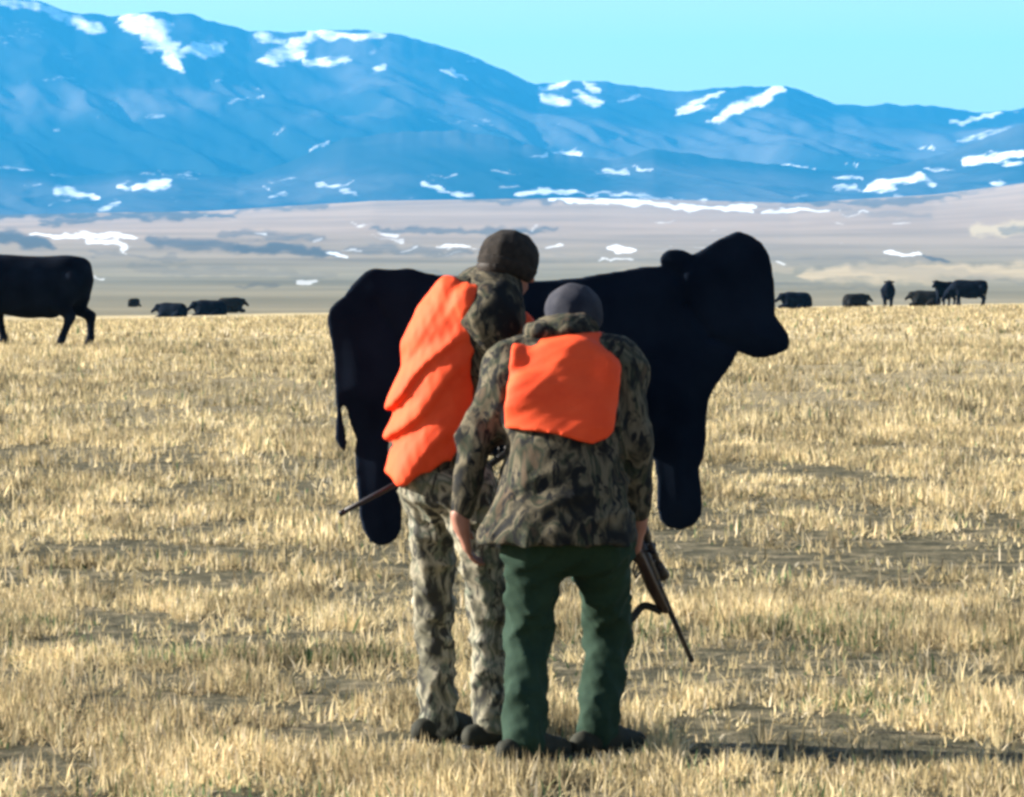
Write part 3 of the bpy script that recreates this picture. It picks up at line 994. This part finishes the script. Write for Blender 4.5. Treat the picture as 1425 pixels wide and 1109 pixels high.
def person(name, J, tab, ang, label, look):
    """J: joints; tab: torso ellipses; look: clothing settings."""
    base = np.array([J['pelvis'][0], J['pelvis'][1], 0.0])
    root = empty(name, base, label, 'person', 'hunters walking behind the cow decoy')
    allp = [v for v in J.values()]
    lo, hi = box_of(allp, .2)
    lo[2] = -.02
    # ---- body: one continuous figure
    f = Field(lo, hi, .0085)
    tb = [(z, cx, cy, rx * .86, ry * .82) for z, cx, cy, rx, ry in tab if z > J['pelvis'][2] + .04]
    f.loft(tb, ang, .04)
    f.cap(J['chest'], J['neck'], .12, .062, .05)
    f.cap(J['neck'], J['head'] - .03 * unit(look['fw']), .058, .055, .03)
    head(f, J['head'], look['fw'], look['up'])
    for s in 'lr':
        f.chain([J['sh' + s], J['el' + s], J['wr' + s]], [.055, .042, .028], .03)
        f.chain([J['hip' + s], J['kn' + s], J['an' + s], J['an' + s] * (1, 1, 0) + (0, 0, .06)], [.070, .046, .032, .032], .04)
        f.cap(J['an' + s] * (1, 1, 0) + (0, 0, .055), J['an' + s] * (1, 1, 0) + (0, 0, .05) + .13 * unit((*look['toe' + s], 0)), .035, .028, .02)
        q = look['hand' + s]
        hand(f, J['wr' + s], q[0], q[1], q[2], q[3])
    link('body', f.mesh('body', base), M['skin'], root)
    # ---- trousers
    f = Field(lo, hi, .0095)
    rt = look['trouser_r']
    f.cap(J['hipl'], J['hipr'], rt[0] * 1.12, rt[0] * 1.12, .05)
    f.ell(J['pelvis'] + (0, 0, -.02), look['seat'], .06)
    for s in 'lr':
        cuff = J['an' + s] + (0, 0, -.035)
        f.chain([J['hip' + s], J['kn' + s], cuff], [rt[0], rt[1], rt[2]], .035)
        mid = (J['kn' + s] + cuff) * .5
        f.cap((J['kn' + s] * .4 + cuff * .6), cuff + (0, 0, -.02), rt[3], rt[2] + .010, .03)
    f.warp(folds(look['seed'], .017, .20, (1.3, 1.0, 1.2), .6))
    f.warp(folds(look['seed'] + 3, .006, .10, (1, 1, 1.8), .6))
    link('trousers', f.mesh('trousers', base), M[look['trousers']], root)
    # ---- jacket
    f = Field(lo, hi, .0095)
    f.loft(tab, ang, .03, zlo=look['hem'])
    sv = look['sleeve']
    f.cap(J['shl'], J['shr'], sv[0] * .92, sv[0] * .92, .10)
    for s in 'lr':
        f.cap(J['neck'] + (0, 0, look.get('trap', (-.02, .06))[0]), J['sh' + s], look.get('trap', (-.02, .06))[1], sv[0] * .95, .08)
        f.cap(J['sh' + s], J['sh' + s] * .5 + J['el' + s] * .5, sv[0], sv[1] * .5 + sv[0] * .5, .08)
        f.cap(J['sh' + s] * .5 + J['el' + s] * .5, J['el' + s], sv[1] * .5 + sv[0] * .5, sv[1], .03)
        f.cap(J['el' + s], J['el' + s] * .16 + J['wr' + s] * .84, sv[1], sv[2], .02)
    f.warp(folds(look['seed'] + 20, .013, .22, (1.5, 1, .8), .75))
    f.warp(folds(look['seed'] + 23, .004, .09, (1, 1, 1), .8))
    jk = link('jacket', f.mesh('jacket', base), M[look['jacket']], root)
    # ---- hood lying on the shoulders
    c = look['hood'][0]
    lo2, hi2 = box_of([c], .3)
    f = Field(lo2, hi2, .009)
    f.ell(c, look['hood'][1], .02)
    for q in look['hood'][2]:
        f.ell(q[0], q[1], .03)
    f.warp(folds(look['seed'] + 5, .008, .12, (1, 1, 1), .8))
    link('hood', f.mesh('hood', base), M[look['hoodm']], jk)
    # ---- vest
    f = Field(lo, hi, .007)
    f.loft(tab, ang, .0, grow=look['vest_grow'], zlo=look['vest_z'][0] - .06, zhi=look['vest_z'][1])
    for q in look['vest_bulge']:
        f.ell(q[0], q[1], .05)
    X, Y, Z = f.full()
    f.f = np.maximum(f.f, look['vest_cut'](X, Y, Z)).astype(np.float32)
    f.warp(look['vest_fold'])
    f.warp(folds(look['seed'] + 44, look['crumple'], .11, (1, .6, 1), .6))
    f.warp(folds(look['seed'] + 47, look['crumple'] * .5, .055, (1, .6, 1), .6))
    link('vest', f.mesh('vest', base), M['orange'], root)
    # ---- headgear
    c = J['head']
    lo2, hi2 = box_of([c], .3)
    f = Field(lo2, hi2, .008)
    dome(f, c, look['up'], look['hat_r'], look['fw'], look['hat_low'])
    f.warp(folds(look['seed'] + 9, .004, .08))
    hat = link(look['hat'], f.mesh(look['hat'], base), M[look['hatm']], root)
    up = unit(look['up'])
    fw = unit(np.array(look['fw']) - np.dot(look['fw'], up) * up)
    sd = np.cross(fw, up)
    if look['hat'] == 'beanie':
        f = Field(lo2, hi2, .008)
        dome(f, c, look['up'], look['hat_r'] + .004, look['fw'], look['hat_low'] - .004)
        X, Y, Z = f.full()
        q = (X - c[0]) * up[0] + (Y - c[1]) * up[1] + (Z - c[2]) * up[2]
        f.f = np.maximum(f.f, q - look['hat_low'] - .05).astype(np.float32)
        link('cuff', f.mesh('cuff', base), M[look['hatm']], hat)
    else:
        f = Field(lo2, hi2, .008)
        X, Y, Z = f.full()
        a = (X - c[0]) * fw[0] + (Y - c[1]) * fw[1] + (Z - c[2]) * fw[2]
        b = (X - c[0]) * sd[0] + (Y - c[1]) * sd[1] + (Z - c[2]) * sd[2]
        q = (X - c[0]) * up[0] + (Y - c[1]) * up[1] + (Z - c[2]) * up[2]
        e = np.hypot((a - .07) / .11, b / .085) - 1
        f.f = np.maximum(e * .085, np.abs(q - look['hat_low'] - .012 + 6.0 * b * b * .4) - .009).astype(np.float32)
        link('brim', f.mesh('brim', base), M[look['hatm']], hat)
    # ---- hair at the nape
    f = Field(lo2, hi2, .008)
    f.ell(c - fw * .03 - up * .02, (.082, .082, .08), .01)
    X, Y, Z = f.full()
    a = (X - c[0]) * fw[0] + (Y - c[1]) * fw[1] + (Z - c[2]) * fw[2]
    q = (X - c[0]) * up[0] + (Y - c[1]) * up[1] + (Z - c[2]) * up[2]
    f.f = np.maximum(f.f, np.maximum(a - .01, np.maximum(q - look['hat_low'] - .02, -.085 - q))).astype(np.float32)
    link('hair', f.mesh('hair', base), M['hair'], root)
    for s in 'lr':
        boot(root, base, J['an' + s], look['toe' + s])
    return root


# --- the taller hunter, turned to the right, leaning onto the decoy
YA = 14.2
JA = dict(pelvis=P(618, 655, 14.2), chest=P(652, 470, 14.2), neck=P(684, 402, 14.2), head=P(707, 364, 14.2),
          shl=P(650, 432, 14.38), ell=P(606, 545, 14.50), wrl=P(620, 640, 14.50),
          shr=P(688, 446, 14.08), elr=P(690, 560, 14.16), wrr=P(748, 572, 14.50),
          hipl=P(603, 690, 14.27), knl=P(603, 850, 14.31), anl=P(611, 985, 14.27),
          hipr=P(655, 690, 14.13), knr=P(681, 850, 14.15), anr=P(683, 990, 14.09))
def za(y, Y=14.2):
    return CAMZ - (y - HZ) / F * Y
TA = []
for y, c, rx, ry in ((700, 606, .168, .15), (660, 606, .168, .15), (600, 610, .165, .15), (545, 615, .165, .15), (500, 628, .166, .148), (460, 643, .168, .143), (425, 656, .165, .13), (398, 672, .15, .115), (378, 684, .10, .09)):
    q = P(c, y, 14.2)
    TA.append((q[2], q[0], q[1], rx, ry))
fA = unit((.28, .96, 0))
angA = math.atan2(-.28, .96)


def cutA(X, Y, Z):
    u = 712.5 + X / Y * F
    v = HZ + (CAMZ - Z) / Y * F
    hem = np.interp(u, [530, 552, 580, 610, 640, 680], [655, 674, 668, 652, 640, 628])
    hem = hem + 3 * np.sin(u * .17)
    right = np.interp(v, [380, 400, 430, 480, 500, 540, 600, 640], [662, 670, 672, 667, 657, 662, 654, 630])
    side = np.minimum(u - right, np.maximum(690 - u, 428 - v)) / 404.0
    return np.maximum((v - hem) / 404.0, side)


def foldA(X, Y, Z):
    # long diagonal pleats hanging from the shoulder
    s = (X * .52 + Z * -.35) * 1.0
    q = (X + .05) * math.cos(.55) - (Z - 1.3) * math.sin(.55) * -.55
    p = X * 0.86 - Z * 0.50
    sA = Z * .8 - X * .6 + .018 * np.sin(X * 14 + 1.0) + .012 * np.sin(Z * 23)
    B = np.array([.70, .93, 1.09, 1.196, 1.275, 1.55])
    k = np.clip(np.searchsorted(B, sA) - 1, 0, len(B) - 2)
    saw = np.clip((sA - B[k]) / (B[k + 1] - B[k]), 0, 1)
    lobe = smooth01(np.where(saw < .34, saw / .34, (1 - saw) / .66))
    lw = np.clip(.35 - (X + .17) * 2.6, .3, 1)
    w0 = .35 * np.sin(Z * 9) + .3 * np.sin(X * 17 + 1)
    return -.005 * (1 - 2 * np.abs(np.sin(p * 9 + w0)) ** .7) + .026 * lw * (.6 - lobe)


person('person', JA, TA, angA, 'taller hunter in dark knit cap, draped orange vest and pale camouflage trousers', dict(
    fw=unit((.72, .60, -.30)), up=unit((.25, .18, .95)), toel=(.75, .66), toer=(.80, .6),
    handl=((.25, .1, -.95), (.8, -.5, 0), (.6, .6, .2), 1.3), handr=((.25, .85, -.25), (0, -.3, -1), (-.2, .0, 1), 1.2),
    trouser_r=(.098, .078, .062, .072), seat=(.17, .16, .14), seed=4, trousers='camo_pale', jacket='camo_brown', hem=za(655),
    sleeve=[.076, .070, .050], trap=(-.015, .078), hood=(P(672, 396, 14.18), (.085, .085, .026), [(P(652, 390, 14.16), (.055, .05, .022)), (P(694, 396, 14.16), (.055, .05, .028))]), hoodm='camo_brown',
    vest_grow=.022, vest_z=(za(690), za(392)), vest_bulge=[(P(622, 400, 14.14), (.035, .05, .04)), (P(572, 650, 14.12), (.05, .06, .07)), (P(724, 452, 14.22), (.058, .06, .05)), (P(650, 425, 14.06), (.05, .05, .06))],
    crumple=.0032, vest_cut=cutA, vest_fold=foldA, hat='beanie', hat_r=.098, hatm='knit', hat_low=-.052))

# --- the stooping hunter, seen squarely from behind
JB = dict(pelvis=P(787, 715, 13.76), chest=P(786, 545, 13.84), neck=P(791, 474, 13.93), head=P(798, 440, 14.0),
          shl=P(716, 512, 13.86), ell=P(661, 612, 13.80), wrl=P(641, 728, 13.80),
          shr=P(856, 512, 13.86), elr=P(884, 620, 13.80), wrr=P(889, 728, 13.86),
          hipl=P(745, 752, 13.76), knl=P(736, 884, 13.84), anl=P(729, 1006, 13.70),
          hipr=P(834, 752, 13.78), knr=P(847, 878, 14.0), anr=P(832, 992, 13.90))
TB = []
for y, c, hw, ry, Y in ((775, 777, .282, .20, 13.74), (740, 778, .272, .195, 13.74), (690, 783, .230, .18, 13.75), (640, 785, .206, .168, 13.77), (580, 785, .205, .16, 13.80), (530, 786, .205, .155, 13.84), (498, 787, .185, .14, 13.87), (474, 789, .125, .11, 13.90), (456, 790, .08, .08, 13.93)):
    q = P(c, y, Y)
    TB.append((q[2], q[0], q[1], hw, ry))


def cutB(X, Y, Z):
    u = 712.5 + X / Y * F
    v = HZ + (CAMZ - Z) / Y * F
    hem = np.interp(u, [690, 705, 740, 780, 805, 825, 845, 860, 875], [597, 599, 601, 606, 614, 619, 611, 594, 570])
    left = np.interp(v, [450, 470, 520, 600], [716, 712, 706, 699])
    right = np.interp(v, [450, 470, 485, 500, 560, 620], [838, 850, 862, 866, 862, 850])
    return np.maximum(np.maximum((v - hem), left - u), u - right) / 417.0


def foldB(X, Y, Z):
    p = X * 0.62 + Z * 0.78
    w0 = .5 * np.sin(Z * 11) + .5 * np.sin(X * 13 + 2)
    return -.0045 * (1 - 2 * np.abs(np.sin((Z * .9 - X * .42) * 11 + w0)) ** .6) + .0025 * np.sin(X * 31 - Z * 20)


person('person', JB, TB, 0.0, 'stooping hunter in grey cap, squared orange vest and green trousers', dict(
    fw=unit((.12, .86, -.50)), up=unit((.05, .5, .86)), toel=(.62, .60), toer=(.66, .60),
    handl=((.25, .25, -.93), (.9, .25, .1), (0, 1, 0), .45), handr=((-.05, .32, -.94), (-.9, .2, 0), (.1, .9, .35), 1.35),
    trouser_r=(.112, .086, .068, .076), seat=(.19, .15, .12), seed=12, trousers='green', jacket='camo_brown', hem=za(757, 13.75),
    sleeve=[.085, .070, .048], hood=(P(786, 460, 13.88), (.115, .09, .040), [(P(748, 461, 13.86), (.055, .06, .036)), (P(792, 448, 13.89), (.09, .07, .034))]), hoodm='camo_brown',
    vest_grow=.026, vest_z=(za(640, 13.75), za(463, 13.88)), vest_bulge=[(P(822, 578, 13.68), (.085, .05, .09)), (P(735, 560, 13.70), (.085, .05, .10)), (P(790, 500, 13.76), (.13, .05, .07)), (P(845, 530, 13.73), (.05, .06, .09)), (P(715, 500, 13.80), (.05, .07, .06))],
    crumple=.0022, vest_cut=cutB, vest_fold=foldB, hat='cap', hat_r=.099, hatm='navy', hat_low=-.062))


# ------------------------------------------------------------------ rifles
def tube(bm, a, b, ra, rb, seg=14):
    a, b = Vector(a), Vector(b)
    q = (b - a).to_track_quat('Z', 'Y')
    r = bmesh.ops.create_cone(bm, cap_ends=True, segments=seg, radius1=ra, radius2=rb, depth=(b - a).length)
    bmesh.ops.transform(bm, matrix=Matrix.Translation((a + b) / 2) @ q.to_matrix().to_4x4(), verts=r['verts'])


def prism(bm, prof, half):
    """Side profile (x,z) given a width 2*half in y, with softened edges."""
    n = len(prof)
    A = [bm.verts.new((x, -half, z)) for x, z in prof]
    B = [bm.verts.new((x, half, z)) for x, z in prof]
    bm.faces.new(A)
    bm.faces.new(B[::-1])
    for i in range(n):
        j = (i + 1) % n
        bm.faces.new((A[j], A[i], B[i], B[j]))
    bmesh.ops.recalc_face_normals(bm, faces=bm.faces)
    bmesh.ops.bevel(bm, geom=list(bm.edges), offset=half * .45, segments=2, affect='EDGES', clamp_overlap=True)


def bobj(name, bm, mat, parent):
    me = bpy.data.meshes.new(name)
    bm.to_mesh(me)
    bm.free()
    for p in me.polygons:
        p.use_smooth = True
    return link(name, me, mat, parent)


def rifle(grip, muzzle, label, sling_world):
    grip, muzzle = Vector(grip), Vector(muzzle)
    x = (muzzle - grip).normalized()
    z = (Vector((0, 0, 1)) - x * x.z)
    z = (z + Vector((0, -.2, 0))).normalized()
    y = z.cross(x).normalized()
    z = x.cross(y)
    Mx = Matrix((x, y, z)).transposed().to_4x4()
    Mx.translation = grip
    root = empty('rifle', grip, label, 'rifle', 'hunting rifles held by the hunters')
    root.rotation_euler = Mx.to_euler()
    L = (muzzle - grip).length
    bm = bmesh.new()
    prism(bm, [(-.33, .015), (-.33, -.115), (-.30, -.12), (-.08, -.05), (-.02, -.055), (.06, -.03), (.20, -.035), (.36, -.02), (.37, -.005), (.36, .004), (.02, .004), (-.05, -.005), (-.10, .012)], .017)
    bobj('stock', bm, M['walnut'], root)
    bm = bmesh.new()
    prism(bm, [(-.345, .016), (-.345, -.117), (-.3305, -.117), (-.3305, .016)], .02)
    bobj('butt_pad', bm, M['webbing'], root)
    bm = bmesh.new()
    tube(bm, (-.01, 0, .018), (.20, 0, .018), .017, .017)
    tube(bm, (.04, -.01, .02), (.02, -.06, .0), .005, .005, 8)
    bobj('receiver', bm, M['steel'], root)
    bm = bmesh.new()
    tube(bm, (.19, 0, .019), (.32, 0, .019), .014, .0105)
    tube(bm, (.315, 0, .019), (L, 0, .019), .0108, .0088)
    tube(bm, (L - .02, 0, .019), (L, 0, .019), .0105, .0105)
    bobj('barrel', bm, M['steel'], root)
    bm = bmesh.new()
    tube(bm, (-.05, 0, .064), (.03, 0, .064), .021, .018)
    tube(bm, (.025, 0, .064), (.18, 0, .064), .013, .013)
    tube(bm, (.17, 0, .064), (.25, 0, .064), .014, .023)
    for q in (.045, .14):
        tube(bm, (q, 0, .03), (q, 0, .06), .008, .008, 8)
    tube(bm, (.10, 0, .06), (.10, 0, .088), .010, .010, 10)
    bobj('scope', bm, M['steel'], root)
    bm = bmesh.new()
    pr = [Vector((.02, 0, -.05)), Vector((.03, 0, -.075)), Vector((.07, 0, -.077)), Vector((.085, 0, -.035))]
    for i in range(3):
        tube(bm, pr[i], pr[i + 1], .004, .004, 8)
    tube(bm, (.045, 0, -.04), (.055, 0, -.066), .003, .003, 6)
    bobj('trigger_guard', bm, M['steel'], root)
    # sling: a flat strap along a path
    inv = Mx.inverted()
    pts = [inv @ Vector(p) for p in sling_world]
    pts = [Vector((.34, 0, -.024))] + pts + [Vector((-.26, 0, -.104))]
    bm = bmesh.new()
    n = 40
    cps = [pts[0]] + pts + [pts[-1]]
    path = []
    for i in range(n + 1):
        t = i / n * (len(pts) - 1)
        k = min(int(t), len(pts) - 2)
        u = t - k
        a, b, c, d = cps[k], cps[k + 1], cps[k + 2], cps[k + 3]
        path.append(0.5 * ((2 * b) + (-a + c) * u + (2 * a - 5 * b + 4 * c - d) * u * u + (-a + 3 * b - 3 * c + d) * u ** 3))
    ring = []
    view = inv.to_3x3() @ Vector((0, 1, 0))
    for i, p in enumerate(path):
        tg = (path[min(i + 1, n)] - path[max(i - 1, 0)]).normalized()
        wv = tg.cross(view).normalized() * .013
        nn = tg.cross(wv).normalized() * .0015
        ring.append([bm.verts.new(p + wv + nn), bm.verts.new(p - wv + nn), bm.verts.new(p - wv - nn), bm.verts.new(p + wv - nn)])
    for i in range(n):
        for j in range(4):
            bm.faces.new((ring[i][j], ring[i][(j + 1) % 4], ring[i + 1][(j + 1) % 4], ring[i + 1][j]))
    bm.faces.new(ring[0][::-1])
    bm.faces.new(ring[-1])
    bobj('sling', bm, M['webbing'], root)
    return root


g = P(888, 762, 13.93)
m = P(960, 925, 14.42)
rifle(g, m, 'dark scoped rifle pointed at the ground in the stooping hunter\'s right hand',
      [P(896, 843, 14.16), P(878, 862, 14.12), P(862, 866, 14.08), P(856, 790, 14.02)])
mz = P(475, 722, 14.36)
bt = P(800, 548, 14.72)
gr = mz + (bt - mz) * .70
rifle(gr, mz, 'rifle held low by the taller hunter, thin barrel crossing the decoy hind leg',
      [P(600, 690, 14.56), P(650, 690, 14.6), P(690, 640, 14.65)])
